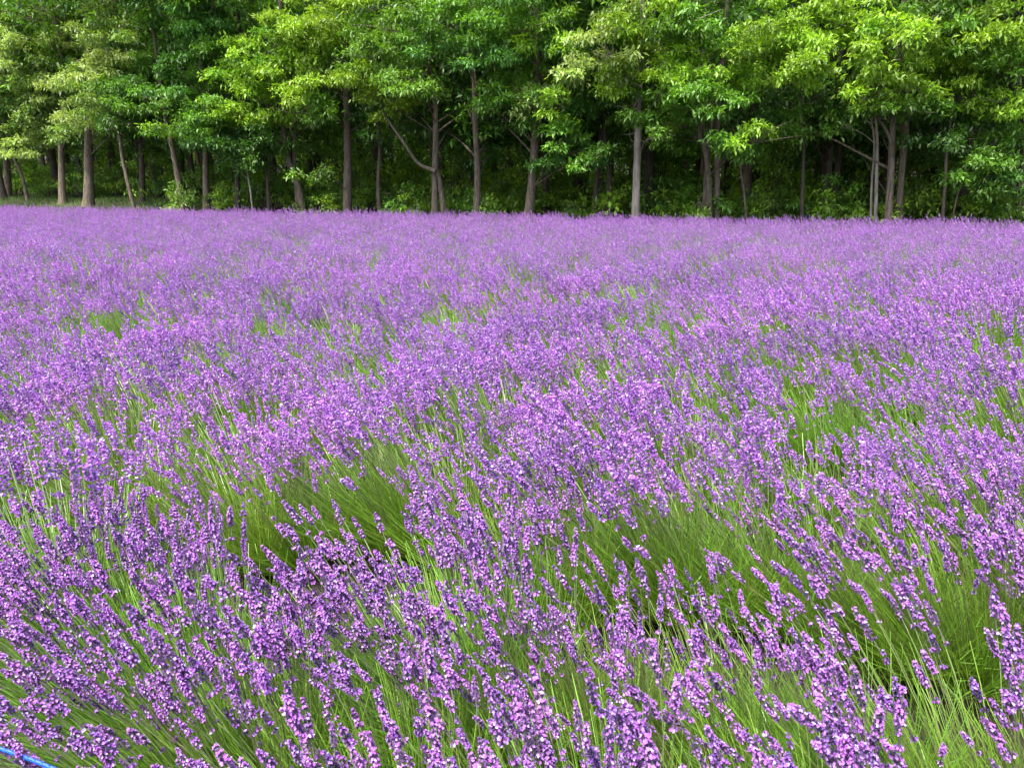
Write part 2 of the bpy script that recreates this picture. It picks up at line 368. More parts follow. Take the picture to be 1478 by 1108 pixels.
TRUNKS = {            # stems as pixel paths at the tree's own distance; further stems: path, thickness, depth, on the ground, goes on up
 'a': [[(-60, 290), (-62, 200), (-66, 80)]],
 'b': [[(12, 286), (10, 240), (7, 200), (4, 100)]],
 'c': [[(90, 292), (89, 240), (88, 190), (90, 100)]],
 'd': [[(127, 292), (128, 240), (128, 190), (131, 90)]],
 'e': [[(206, 302), (205, 250), (203, 190), (203, 90)]],
 'f': [[(265, 305), (256, 250), (246, 200), (234, 140)]],
 'g': [[(298, 305), (297, 250), (296, 180), (291, 100)]],
 'h': [[(342, 306), (343, 250), (344, 200), (350, 120)]],
 'i': [[(440, 308), (430, 270), (416, 230), (408, 170), (410, 100)], ([(432, 308), (427, 265), (424, 220), (430, 150)], 0.7, 0.2, True, False)],
 'j': [[(500, 308), (502, 250), (501, 170), (499, 80), (498, 20)]],
 'k': [[(626, 308), (628, 250), (629, 190), (626, 120), (614, 50)], ([(643, 304), (636, 270), (629, 240)], 0.85, -0.1, True, False),
       ([(629, 247), (604, 236), (582, 205), (558, 170), (552, 150)], 0.55, -0.15, False, False)],
 'l': [[(687, 312), (689, 250), (686, 180), (684, 90), (684, 30)]],
 'm': [[(760, 312), (768, 262), (773, 190), (776, 120), (775, 50)]],
 'n': [[(857, 312), (862, 250), (868, 190), (873, 130)]],
 'o': [[(917, 318), (919, 250), (921, 180), (924, 110), (926, 40)]],
 'p': [[(1026, 318), (1023, 260), (1017, 210), (1011, 155)], ([(1036, 318), (1035, 250), (1036, 180), (1046, 60)], 1.0, 0.15, True, True), ([(1018, 315), (1019, 255), (1026, 190), (1030, 120)], 0.8, 0.3, True, False)],
 'q': [[(1188, 316), (1196, 240), (1205, 160), (1213, 90)], ([(1203, 316), (1211, 220), (1222, 110)], 1.0, 0.4, True, True)],
 'r': [[(1284, 320), (1286, 250), (1289, 170), (1294, 90)], ([(1298, 320), (1303, 230), (1312, 130), (1317, 50)], 0.9, 0.35, True, True), ([(1287, 208), (1278, 186), (1264, 168), (1250, 150)], 0.4, -0.1, False, False)],
 's': [[(1387, 316), (1395, 240), (1402, 180), (1408, 100), (1412, 40)]],
 't': [[(1474, 316), (1475, 240), (1478, 160), (1482, 80)]],
}
SHOW = [('j', 75, 310), ('l', 90, 310), ('m', 50, 125), ('m', 172, 310), ('o', 100, 310), ('o', 40, 85), ('q', 95, 310), ('r', 165, 310), ('g', 105, 160), ('k', 60, 250), ('s', 130, 230), ('p', 150, 310), ('d', 190, 300), ('f', 190, 300)]
def build_edge_trees():
    for ti, (key, px, off, wpx, lean, bark, label) in enumerate(EDGE_TREES):
        rng = np.random.default_rng(100 + ti)
        x, y = edge_at(px, off)
        z0 = float(ground_z(x, y)) - 0.05
        m_px = y / F * 1.03                       # metres per photo pixel at that distance
        r0 = wpx * m_px / 2 * 0.82
        base = np.array([x, y, z0])
        H = 9.0 + 2.5 * rng.random()
        tr = Acc()
        def stem(pts, f=1.0, f1=0.5, dy=0.0, foot=True, up=True):
            Q = [at_depth(a, b, y + dy + 0.12 * i * (i % 2)) - base for i, (a, b) in enumerate(pts)]
            if foot: Q[0][2] = 0.0
            if up:
                e = Q[-1] + (Q[-1] - Q[-2]) * 0.4; e[2] = max(Q[-1][2] + 1.5, H)
                Q.append(e)
            return make_trunk(tr, Q, r0 * f, r0 * f * f1, rng)
        P = stem(TRUNKS[key][0], 1.0, 0.4)
        for (pts, f, dy, foot, up) in TRUNKS[key][1:]:
            stem(pts, f, 0.5, dy, foot, up)
        cl = []
        for (cx, cy, cr, cc, kk) in CL:
            if kk != key: continue
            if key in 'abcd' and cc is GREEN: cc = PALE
            if key in 'rst' and cy < 150 and cc is GREEN and rng.random() < 0.6: cc = LIME  # upper right boughs recoloured lime to look more brightly lit
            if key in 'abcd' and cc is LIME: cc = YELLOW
            Yc = y - 0.25 - 1.7 * rng.random()
            if key == 'q' and cy < 110: Yc -= 2.3
            for sk, lo, hi in SHOW:                # trunks that stay in view between the boughs
                if not lo < cy < hi: continue
                tp = TRUNKS[sk][0]
                tx = float(np.interp(-cy, [-q[1] for q in tp], [q[0] for q in tp]))
                if abs(cx - tx) < cr * 0.8 and rng.random() < 0.85:
                    e = next(q for q in EDGE_TREES if q[0] == sk)
                    Yc = max(Yc, edge_at(e[1], e[2])[1] + 0.75 + 0.6 * rng.random())
            if cy > 280: Yc = y - 0.2
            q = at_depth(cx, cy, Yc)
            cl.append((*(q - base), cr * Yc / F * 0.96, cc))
        vis = list(cl)
        back = []                                # the far side of the crown and all above the picture
        for _ in range(26):
            a = rng.random() * 6.28; rr = 2.3 * rng.random() ** 0.5
            zz = 3.0 + 6.5 * rng.random()
            yy = math.sin(a) * rr if zz > 6.2 else 0.9 + 0.8 * abs(math.sin(a)) * rr
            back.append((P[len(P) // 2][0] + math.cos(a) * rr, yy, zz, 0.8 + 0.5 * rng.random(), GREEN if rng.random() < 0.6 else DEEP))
        make_limbs(tr, P, vis, rng, 0.008 if key in "or" else 0.015)
        make_limbs(tr, P, back[:14], rng, 0.03)
        cr_ = Acc()
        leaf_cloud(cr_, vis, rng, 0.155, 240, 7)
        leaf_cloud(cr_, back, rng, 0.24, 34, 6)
        t = empty("broadleaf_tree", base)
        tag(t, label, "tree", "trees along the edge of the wood")
        link("trunk", tr.mesh("trunk", bark, True), t)
        link("crown", cr_.mesh("crown", M_LEAF), t)
build_edge_trees()

# --- the shaded trees deeper in the wood
def wood_tree_meshes(seed):
    rng = np.random.default_rng(seed)
    tr, cr_ = Acc(), Acc()
    H = 12 + 3 * rng.random()
    P = make_trunk(tr, [(0, 0, 0), (*rng.normal(size=2) * 0.15, 3.0), (*rng.normal(size=2) * 0.3, 6.5), (*rng.normal(size=2) * 0.4, H)], 0.15, 0.05, rng, 8)
    cl = []
    for _ in range(46):
        zz = 2.2 + (H - 2.2) * rng.random()
        rr = (2.6 - 0.12 * zz) * rng.random() ** 0.5
        a = rng.random() * 6.28
        cl.append((math.cos(a) * rr, math.sin(a) * rr, zz, 0.6 + 0.5 * rng.random(), [GREEN, DEEP, BLUEGREEN][rng.integers(3)]))
    make_limbs(tr, P, cl[:24], rng, 0.035, 1.8)
    leaf_cloud(cr_, cl, rng, 0.2, 55, 6)
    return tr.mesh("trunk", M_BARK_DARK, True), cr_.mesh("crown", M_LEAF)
def build_wood():
    rng = np.random.default_rng(7)
    protos = [wood_tree_meshes(40 + i) for i in range(5)]
    n = 0
    for row in range(7):
        off = 4.6 + row * 3.4
        px = -260 + 60 * (row % 2)
        while px < 1760:
            x, y = edge_at(px + rng.normal() * 22, off + rng.normal() * 0.8)
            tm, cm = protos[rng.integers(5)]
            t = empty("woodland_tree", (x, y, float(ground_z(x, y)) - 0.05), rng.random() * 6.28, 0.8 + 0.4 * rng.random())
            tag(t, "shaded slim tree with dark trunk standing deeper in the wood", "tree", "shaded trees deeper in the wood")
            link("trunk", tm, t); link("crown", cm, t)
            px += 98 - row * 3 + rng.normal() * 10
            n += 1
    # far-off wood that closes the view
    acc = Acc()
    cl = []
    for q_ in range(1700):
        px = -700 + 2900 * rng.random()
        x, y = edge_at(px, 28 + 8 * rng.random())
        zz = float(ground_z(x, y)) + (17 * rng.random() if q_ < 700 else 6.5 * rng.random())
        cl.append((x, y, zz, 1.2 + rng.random(), [GREEN, DEEP, LIME][rng.integers(3)]))
    leaf_cloud(acc, cl, rng, 0.42, 16, 6)
    for _ in range(60):
        x, y = edge_at(-500 + 2500 * rng.random(), 25 + 7 * rng.random())
        z = float(ground_z(x, y))
        V, Fq = tube([(x, y, z - 0.1), (x + rng.normal() * 0.2, y, z + 6), (x + rng.normal() * 0.4, y, z + 14)], [0.17, 0.12, 0.05], 6)
        Ft = np.concatenate([Fq[:, [0, 1, 2]], Fq[:, [0, 2, 3]]])
        acc.add(V, Ft, np.array([0.05, 0.04, 0.03]))
    tag(link("far_wood", acc.mesh("far_wood", M_LEAF)), "dim green mass of the wood far behind the tree trunks", "wood", kind="stuff")
build_wood()

# --- undergrowth
def shrub_mesh(seed, w, h, leaf):
    rng = np.random.default_rng(seed)
    st, fo = Acc(), Acc()
    cl = []
    for _ in range(13 if h < 2 else 30):
        a = rng.random() * 6.28; rr = w * rng.random() ** 0.5
        zz = 0.15 + h * rng.random() * (1 - 0.4 * rr / w)
        cl.append((math.cos(a) * rr, math.sin(a) * rr, zz, 0.22 + 0.2 * rng.random(), [GREEN, PALE, LIME, LIME][rng.integers(4)]))
        c = np.array(cl[-1][:3])
        V, Fq = tube(spline([(0.1 * c[0], 0.1 * c[1], -0.05), c * 0.5 + np.array([0, 0, 0.1]), c], 6), np.linspace(0.014, 0.004, 6), 5)
        st.add(V, Fq, np.array([0.1, 0.08, 0.05]))
    leaf_cloud(fo, cl, rng, leaf, 160, 6)
    return st.mesh("stem", M_BARK_DARK, True), fo.mesh("foliage", M_LEAF)
def build_shrubs():
    rng = np.random.default_rng(17)
    protos = [shrub_mesh(60 + i, 0.7, 0.9 + 0.25 * (i % 3), 0.11 + 0.02 * (i % 3)) for i in range(5)]
    tall = [shrub_mesh(80 + i, 0.85, 2.1 + 0.5 * i, 0.13) for i in range(3)]
    for row in range(4):
        px = -80 + row * 17
        while px < 1580:
            x, y = edge_at(px + rng.normal() * 10, [2.2, 4.2, 7.0, 10.5][row] + rng.normal() * 0.5)
            a, b = protos[rng.integers(5)]
            s = (0.8 + 0.5 * rng.random()) * (1 + 0.15 * row)
            if row and rng.random() < 0.30: (a, b), s = tall[rng.integers(3)], 0.8 + 0.4 * rng.random()
            if row == 0 and px < 270: px += 45; continue
            t = empty("undergrowth_shrub", (x, y, float(ground_z(x, y))), rng.random() * 6.28, s)
            tag(t, "leafy green shrub growing in shade at the foot of the trees", "shrub", "undergrowth shrubs at the foot of the trees")
            link("stem", a, t); link("foliage", b, t)
            px += 62 + rng.normal() * 14
build_shrubs()
def build_saplings():
    # px, offset, pixel path of the bare stem, width px, label
    S = [
     (1362, 1.2, [(1360, 330), (1364, 270), (1366, 225), (1370, 190), (1376, 150)], 5, M_BARK, "thin bare leaning sapling left of the dark leaning tree at right"),
     (1268, 1.4, [(1266, 330), (1265, 260), (1266, 200), (1263, 150)], 6, M_BARK_PALE, "thin pale sapling just left of the stout double tree at right"),
     (1256, 1.5, [(1259, 330), (1258, 270), (1262, 210), (1256, 160)], 4, M_BARK_PALE, "thinnest pale sapling beside its slightly thicker pale neighbour at right"),
     (185, 1.2, [(198, 318), (186, 270), (176, 225), (172, 195), (160, 170)], 6, M_BARK, "thin sapling leaning left between the thick bank trunk and dark slim tree"),
     (35, 2.8, [(42, 300), (32, 255), (18, 225), (5, 208), (-10, 190)], 5, M_BARK, "thin curved sapling leaning left beside the leftmost grey trunk"),
     (388, 1.4, [(390, 325), (387, 280), (384, 240), (372, 205)], 6, M_BARK_DARK, "thin sapling between the dark straight tree and the crooked leaning tree"),
     (365, 1.0, [(367, 325), (362, 280), (358, 255), (356, 235)], 3, M_BARK_PALE, "very thin pale sapling beside the dark straight tree at left centre"),
     (545, 1.5, [(550, 325), (546, 270), (548, 215), (545, 160)], 7, M_BARK_DARK, "dark straight sapling right of the tall mossy grey tree"),
     (1078, 1.2, [(1080, 330), (1074, 280), (1068, 240), (1066, 215)], 4, M_BARK, "thin sapling just right of the tree of three stems"),
     (1158, 1.6, [(1158, 330), (1158, 280), (1160, 210), (1158, 140)], 6, M_BARK_DARK, "straight dark sapling left of the shaded double trunk"),
     (1380, 1.3, [(1372, 330), (1380, 290), (1392, 255), (1398, 220)], 3, M_BARK, "very thin stem leaning right in front of the dark leaning tree"),
     (880, 2.2, [(874, 330), (880, 270), (874, 210), (870, 140)], 9, M_BARK_DARK, "dark sapling between the slender shaded tree and the pale barked tree"),
    ]
    for i, (px, off, path, w, bark, label) in enumerate(S):
        rng = np.random.default_rng(300 + i)
        x, y = edge_at(px, off)
        base = np.array([x, y, float(ground_z(x, y)) - 0.05])
        P = [at_depth(a, b, y) - base for (a, b) in path]
        P[0][2] = 0.0
        st, fo = Acc(), Acc()
        Q = make_trunk(st, P, w * y / F / 2, w * y / F / 4, rng, 7)
        cl = [(*(Q[-1] + rng.normal(size=3) * 0.35), 0.35 + 0.2 * rng.random(), [GREEN, DEEP][rng.integers(2)]) for _ in range(4)]
        make_limbs(st, Q, cl, rng, 0.012, 0.8)
        leaf_cloud(fo, cl, rng, 0.15, 100, 7)
        t = empty("sapling", base)
        tag(t, label, "sapling", "thin saplings among the edge trees")
        link("stem", st.mesh("stem", bark, True), t); link("foliage", fo.mesh("foliage", M_LEAF), t)
build_saplings()

def build_grass():
    rng = np.random.default_rng(5)
    N = 26000
    px = rng.uniform(-120, 520, N) if False else np.concatenate([rng.uniform(-160, 330, 20000), rng.uniform(330, 1560, 6000)])
    off = rng.uniform(0.25, 4.5, N)
    xy = np.array([edge_at(a, b) for a, b in zip(px, off)])
    B = np.column_stack([xy, ground_z(xy[:, 0], xy[:, 1])])
    D0 = norm(rng.normal(size=(N, 3)) * 0.35 + np.array([0, 0, 1])); D1 = norm(D0 + rng.normal(size=(N, 3)) * 0.6)
    L = 0.07 + 0.12 * rng.random(N)
    c = np.array([0.115, 0.225, 0.035]) * (0.6 + 0.8 * rng.random((N, 1)))
    dry = rng.random(N) < 0.12
    c[dry] = np.array([0.25, 0.19, 0.08])
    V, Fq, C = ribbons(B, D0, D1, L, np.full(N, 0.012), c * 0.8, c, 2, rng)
    tag(link("grass", mesh("grass", V, Fq, C, M_GRASS)), "short mixed green and dry grass on the bank between field and trees", "grass", kind="stuff")
build_grass()

# ------------------------------------------------------------------ lavender
LEAN = np.array([-0.50, 0.14, 0.0])
def petal_colour(rng, n):
    t = rng.random((n, 1))
    c = np.array([0.365, 0.112, 0.545]) * (1 - t) + np.array([0.57, 0.26, 0.73]) * t
    pale = rng.random(n) < 0.16  # pale petals, painted in as the white highlights of sunlit flowers
    c[pale] = np.array([0.66, 0.50, 0.84])
    return c * (0.85 + 0.3 * rng.random((n, 1)))
def spike(rng, lod):
    """one flower spike along +Z from its foot, about 65 mm long: whorls of dark calyces with open lipped flowers"""
    acc = Acc()
    L = 0.055 + 0.026 * rng.random()
    age = rng.random()                       # buds, full bloom, fading
    nw = {0: 9, 1: 8, 2: 5}[lod]
    zs = L * (np.linspace(0.04, 1, nw) ** 0.9)
    if rng.random() < 0.55: zs[0] = -0.018 - 0.012 * rng.random()      # a whorl set lower on the stem
    if lod == 0:
        V, Fq = tube([(0, 0, -0.03), (0, 0, 0), (0, 0, L * 0.6), (0, 0, L)], [0.0012, 0.0014, 0.0012, 0.0006], 4)
        acc.add(V, Fq, np.array([0.16, 0.16, 0.14]))
    for k, z in enumerate(zs):
        if lod < 2 and 0 < k < nw - 2 and rng.random() < 0.10: continue
        f = k / (nw - 1)
        env = 0.75 + 0.5 * f if f < 0.5 else 1.0 - 0.62 * (f - 0.5) * 2
        nf = {0: 13, 1: 9, 2: 7}[lod]
        a = rng.random() * 6.28 + np.arange(nf) * 6.28 / nf + rng.normal(size=nf) * 0.2
        el = 0.25 + 0.5 * rng.random(nf) + 0.5 * (f > 0.85)
        out = np.stack([np.cos(a) * np.cos(el), np.sin(a) * np.cos(el), np.sin(el)], -1)
        base = np.stack([np.cos(a) * 0.0015, np.sin(a) * 0.0015, np.full(nf, z) + rng.normal(size=nf) * 0.0015], -1)
        tip = base + out * (0.0068 * env * (0.8 + 0.5 * rng.random((nf, 1))))
        s1 = norm(np.cross(out, np.array([0, 0, 1.0]))); s2 = np.cross(s1, out)
        ccol = np.array([0.185, 0.115, 0.30]) * (0.6 + 0.8 * rng.random((nf, 1))) + (1.0 + (age > 0.8)) * np.array([0.045, 0.05, 0.03]) * rng.random((nf, 1))
        ccol = ccol * (1.2, 1.35, 1.0)[lod]
        if lod < 2:                               # calyx: a small spindle
            rr = 0.0017 * (0.9 + 0.3 * rng.random((nf, 1)))
            mid = base + (tip - base) * 0.6
            Vc = np.stack([base, mid + s1 * rr, tip + s2 * rr * 0.6, mid - s1 * rr, mid + s2 * rr, mid - s2 * rr, tip - s2 * rr * 0.6], 1).reshape(-1, 3)
            i = np.arange(nf) * 7
            Fq = np.concatenate([np.stack([i, i + 1, i + 2, i + 4], -1), np.stack([i, i + 4, i + 2, i + 3], -1), np.stack([i, i + 3, i + 6, i + 5], -1), np.stack([i, i + 5, i + 6, i + 1], -1)])
            acc.add(Vc, Fq, np.repeat(ccol, 7, axis=0))
        openp = {0: 0.62, 1: 0.72, 2: 0.95}[lod] * (0.55 if age < 0.15 else 0.62 if age > 0.85 else 1.0)
        if f > 0.93: openp *= 0.6
        sel = np.nonzero(rng.random(nf) < openp)[0]
        if len(sel) == 0: continue
        ns = len(sel)
        o, t0, a1, a2 = out[sel], tip[sel], s1[sel], s2[sel]
        fcol = petal_colour(rng, ns)
        if age > 0.85: fcol = fcol * 0.75 + np.array([0.06, 0.05, 0.06])
        if age < 0.15: fcol = fcol * np.array([0.8, 0.75, 0.92])
        if lod == 0:
            for pa, pl, pw in ((1.05, 0.0056, 0.0046), (2.1, 0.0056, 0.0046), (3.9, 0.0044, 0.0034), (4.71, 0.0050, 0.0036), (5.5, 0.0044, 0.0034)):
                pd = math.cos(pa) * a1 + math.sin(pa) * a2
                pd = norm(pd + 0.35 * o + rng.normal(size=(ns, 3)) * 0.18)
                ps = norm(np.cross(pd, o))
                sc_ = (0.54 + 0.36 * rng.random((ns, 1)))
                w = pw * 0.5 * sc_; ll = pl * sc_
                Vp = np.stack([t0 - ps * w * 0.35, t0 + ps * w * 0.35, t0 + pd * ll * 0.65 + ps * w, t0 + pd * ll + o * 0.0008, t0 + pd * ll * 0.65 - ps * w], 1)
                i = np.arange(ns) * 6
                Vp = np.concatenate([Vp, (t0 + pd * ll * 0.7 - o * 0.0005)[:, None]], 1).reshape(-1, 3)
                Fq = np.concatenate([np.stack([i, i + 1, i + 2, i + 5], -1), np.stack([i, i + 5, i + 3, i + 4], -1), ])
                Fq = np.concatenate([Fq, np.stack([i + 5, i + 2, i + 3, i + 3], -1)[:0]])
                cc = np.repeat(fcol * (0.9 + 0.2 * rng.random((ns, 1))), 6, axis=0)
                acc.add(Vp, Fq, cc)
        else:
            for _ in range({1: 2, 2: 1}[lod]):
                nn = norm(o + rng.normal(size=(ns, 3)) * 0.7)
                u = norm(np.cross(nn, rng.normal(size=(ns, 3)))); v = np.cross(nn, u)
                w = ({1: 0.0036, 2: 0.0054}[lod]) * (0.7 + 0.6 * rng.random((ns, 1)))
                c0 = t0 + rng.normal(size=(ns, 3)) * 0.0015
                Vp = np.stack([c0 - u * w, c0 - v * w * 0.75, c0 + u * w, c0 + v * w * 0.75], 1).reshape(-1, 3)
                i = np.arange(ns) * 4
                cc = fcol if lod == 1 else fcol * np.array([0.97, 0.97, 1.0]) * (0.45 + 0.55 * rng.random((ns, 1)))
                acc.add(Vp, np.stack([i, i + 1, i + 2, i + 3], -1), np.repeat(cc, 4, axis=0))
    return acc.out()

srng = np.random.default_rng(11)
SPIKES = {0: [spike(srng, 0) for _ in range(24)], 1: [spike(srng, 1) for _ in range(16)], 2: [spike(srng, 2) for _ in range(16)]}

def plant(seed, lod, nspk=96):
    """stems, leaves and the frames of the flower spikes of one lavender plant standing at the origin"""
    rng = np.random.default_rng(seed)
    acc = Acc()
    # flower stems
    def fan(n, spread, front):
        a = rng.random(n) * 6.28; r = rng.random(n) ** 0.55
        if front < 1:                             # flower stems stand in loose tufts
            k = rng.integers(0, max(3, n // 7), n)
            a = a[k] + rng.normal(size=n) * 0.16; r = np.clip(r[k] + rng.normal(size=n) * 0.11, 0, 1.1)
        B = np.column_stack([np.cos(a) * r * 0.15, np.sin(a) * r * 0.13, np.full(n, 0.05)])
        D = np.column_stack([np.cos(a) * r * 0.70 * spread, np.sin(a) * r * 0.92 * spread, np.ones(n)]) + rng.normal(size=(n, 3)) * (np.array([0.09, 0.09, 0.02]) if front < 1 else np.array([0.15, 0.14, 0.03]))
        D[:, 1] = np.where(D[:, 1] < 0, D[:, 1] * front, D[:, 1])
        D0 = norm(D + LEAN * 0.55); D1 = norm(D * np.array([0.8, 0.8, 1]) + LEAN * 1.25 + rng.normal(size=(n, 3)) * 0.06)
        return B, D0, D1
    n = nspk
    B, D0, D1 = fan(n, 1.0, 0.62)
    L = 0.44 + 0.17 * rng.random(n) + 0.03 * rng.normal(size=n)
    g = np.array([0.165, 0.31, 0.05])
    c0 = g * (0.55 + 0.4 * rng.random((n, 1))); c1 = (np.array([0.17, 0.225, 0.085])) * (0.7 + 0.5 * rng.random((n, 1)))
    segs = {0: 5, 1: 3, 2: 2}[lod]
    acc.add(*ribbons(B, D0, D1, L, np.full(n, 0.0030 if lod == 0 else 0.0034), c0, c1, segs, rng, 0.7))
    if lod == 0: acc.add(*ribbons(B, D0, D1, L, np.full(n, 0.0030), c0, c1, segs, rng, 0.7))
    tip = B + L[:, None] * (D0 + (D1 - D0) / 2)
    # narrow leaves and flowerless shoots
    m = {0: 950, 1: 640, 2: 260}[lod]
    Bm, E0, E1 = fan(m, 1.35, 1.2)
    Lm = 0.20 + 0.30 * rng.random(m)
    gm = np.array([0.185, 0.385, 0.038]) * (0.55 + 0.75 * rng.random((m, 1))) + rng.random((m, 1)) * np.array([0.03, 0.012, 0.004])
    dry = rng.random(m) < 0.05
    gm[dry] = np.array([0.24, 0.20, 0.10])
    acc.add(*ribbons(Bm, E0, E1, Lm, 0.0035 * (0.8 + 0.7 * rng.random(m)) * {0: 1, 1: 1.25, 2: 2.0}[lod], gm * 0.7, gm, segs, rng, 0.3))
    # low leafy tufts, branching outwards from the shoots
    q = {0: 700, 1: 350, 2: 120}[lod]
    idx = rng.integers(0, m, q); tt = rng.random(q) * 0.7
    pb = Bm[idx] + Lm[idx][:, None] * (E0[idx] * tt[:, None] + (E1 - E0)[idx] * (tt ** 2)[:, None] / 2)
    dd = norm(E0[idx] + rng.normal(size=(q, 3)) * 0.45)
    gq = np.array([0.155, 0.335, 0.04]) * (0.55 + 0.7 * rng.random((q, 1)))
    acc.add(*ribbons(pb, dd, norm(dd + LEAN * 0.3), 0.03 + 0.05 * rng.random(q), np.full(q, 0.0036), gq, gq, 1, rng, 0.2))
    frames = []
    for i in range(n):
        zax = Vector(norm(D1[i] + rng.normal(size=3) * 0.05))
        rot = zax.to_track_quat('Z', 'Y').to_matrix() @ Matrix.Rotation(rng.random() * 6.28, 3, 'Z')
        s = (0.72 if lod == 0 else 0.74) + 0.5 * rng.random()
        frames.append((np.array(rot) * s, tip[i], int(rng.integers(0, 24 if lod == 0 else 16))))
    return acc, frames
def merge_spikes(acc, frames, lod, T=None):
    for (A, p, v) in frames:
        V, Fq, C = SPIKES[lod][v]
        acc.add(V @ A.T + p, Fq, C)

def build_lavender():
    rng = np.random.default_rng(3)
    u = np.array([1, -SLOPE]) / EN
    spots = []
    row = 0
    Y0 = 0.72
    while Y0 < EDGE0 - 0.35:
        s = -32.0
        while s < 26:
            ss = s + rng.normal() * 0.05
            x, y = u[0] * ss, Y0 + u[1] * ss
            off = rng.normal() * 0.12
            x += off * SLOPE / EN; y += off / EN
            sc_ = float(np.clip(1.0 + (0.10 if Y0 < 9 else 0.045) * rng.normal(), 0.78, 1.18))
            s += 0.275 if row < 4 else 0.295
            if rng.random() < (0.01 if row < 5 else 0.03): continue
            if row == 0 and x < -0.66: continue
            pr = project((x - 0.2 * sc_, y + 0.05, 0.5 * sc_))
            if pr is None or y < 0.2: continue
            inside = -40 < pr[0] < 1518 and pr[1] < 1500
            near_out = (abs(x) < 0.72 * y + 2.2) and y > 0.2
            if not near_out: continue
            spots.append(dict(row=row, x=x, y=y, s=sc_, d=pr[2], px=pr[0], inside=inside))
        Y0 += 0.92 if row < 4 else 1.08; row += 1
    for (x, y, b) in ((-0.98, 1.72, 0.9), (-0.66, 1.46, 0.8), (-0.30, 1.33, 0.45), (-1.36, 1.95, 0.9), (0.12, 1.22, 0.8), (0.50, 1.12, 0.7)):
        pr = project((x - 0.2, y + 0.05, 0.5))
        spots.append(dict(row=0, x=x, y=y, s=1.0, d=pr[2], px=pr[0], inside=True, b0=b))
    for p in spots:
        if 'b0' in p: p['b'] = p['b0']; continue
        far = min(1.0, 5.0 / p['d'])
        v = 0.54 + 0.10 * (1 - far) + far * 0.38 * math.sin(1.9 * p['x'] + 1.1 * p['y'] + 1.0) * math.sin(1.25 * p['y'] - 0.8 * p['x'] + 0.4) + far * 0.20 * math.sin(4.3 * p['x'] - 2.7 * p['y'])
        p['b'] = float(np.clip(v + 0.2 * rng.normal() + 0.08, 0, 0.999)) ** 0.6
    ins = sorted([p for p in spots if p['inside']], key=lambda p: p['d'])
    things = ins[:300]
    near = things[:24]
    for p in things: p['thing'] = True
    rest = [p for p in spots if not p.get('thing')]
    print("lavender: in view", len(ins), "rows", row, "rest", len(rest), "near to", near[-1]['d'], "things to", things[-1]['d'])
    spike_me = [mesh("flower_spike", *sp, M_FLOWER) for sp in SPIKES[0]]
    # near prototypes
    protos0 = []
    for i in range(6):
        acc, fr = plant(500 + i, 0, [56, 74, 86, 94, 98, 100][i])
        protos0.append((acc.mesh("foliage", M_STEM), fr))
    protos1 = []; outs1 = []; frames1 = []
    spike_me1 = [mesh('flower_spike', *sp, M_FLOWER) for sp in SPIKES[1]]
    for i in range(8):
        acc, fr = plant(600 + i, 1, [34, 54, 70, 84, 96, 106, 118, 128][i])
        fl = Acc(); merge_spikes(fl, fr, 1)
        frames1.append(fr); outs1.append((acc.out(), fl.out()))
        protos1.append((acc.mesh("foliage", M_STEM), fl.mesh("flower_spikes", M_FLOWER)))
    protos2 = []
    for i in range(6):
        acc, fr = plant(700 + i, 2, [60, 84, 102, 114, 124, 134][i])
        fl = Acc(); merge_spikes(fl, fr, 2)
        protos2.append((acc, fl))
    p2m = [(a.mesh("foliage", M_STEM), f.mesh("flower_spikes", M_FLOWER)) for a, f in protos2]
    ORD = "first second third fourth fifth sixth seventh eighth ninth tenth eleventh twelfth thirteenth fourteenth fifteenth sixteenth seventeenth eighteenth nineteenth twentieth".split()
    byrow = {}
    for p in things: byrow.setdefault(p['row'], []).append(p)
    for r, ps in byrow.items():
        ps.sort(key=lambda p: p['px'])
        for k, p in enumerate(ps):
            rw = "nearest row" if r == 0 else ORD[r] + " row from the camera"
            n = len(ps)
            if r <= 6:
                if k == 0: w = "leftmost"
                elif k == n - 1: w = "rightmost"
                elif k < n / 2: w = ORD[k] + " from the left"
                else: w = ORD[n - 1 - k] + " from the right"
                p['label'] = "violet flowering lavender plant, " + w + " in the " + rw
            else:
                p['label'] = "violet lavender plant in full bloom within the " + rw
    nearset = set(id(p) for p in near)
    for p in things:
        rz = rng.normal() * 0.12
        t = empty("lavender_plant", (p['x'], p['y'], 0), rz, p['s'])
        tag(t, p['label'], "lavender", "lavender plants in the flowering rows")
        if id(p) in nearset:
            fm, fr = protos0[int(p['b'] * 6)]
            link("foliage", fm, t)
            for (A, q, v) in fr:
                o = link("flower_spike", spike_me[v], t)
                M4 = Matrix([[*A[0], q[0]], [*A[1], q[1]], [*A[2], q[2]], [0, 0, 0, 1]])
                o.matrix_local = M4
        elif p['d'] < 8.5:
            fm, sm = protos1[int(p['b'] * 8)]
            if int(p['b'] * 8) < 1 and p['d'] < 4.0:          # few enough flowers to tell apart
                link("foliage", fm, t)
                for (A, q, v) in frames1[int(p['b'] * 8)]:
                    o = link("flower_spike", spike_me1[v], t)
                    o.matrix_local = Matrix([[*A[0], q[0]], [*A[1], q[1]], [*A[2], q[2]], [0, 0, 0, 1]])
                continue
            link("foliage", fm, t); link("flower_spikes", sm, t)
        else:
            fm, sm = p2m[int(p['b'] * 6)]
            link("foliage", fm, t); link("flower_spikes", sm, t)
    # everything farther back, and past the sides of the picture, reads as one mass
    ga, fa = Acc(), Acc()
    outs = [(a.out(), f.out()) for a, f in protos2]
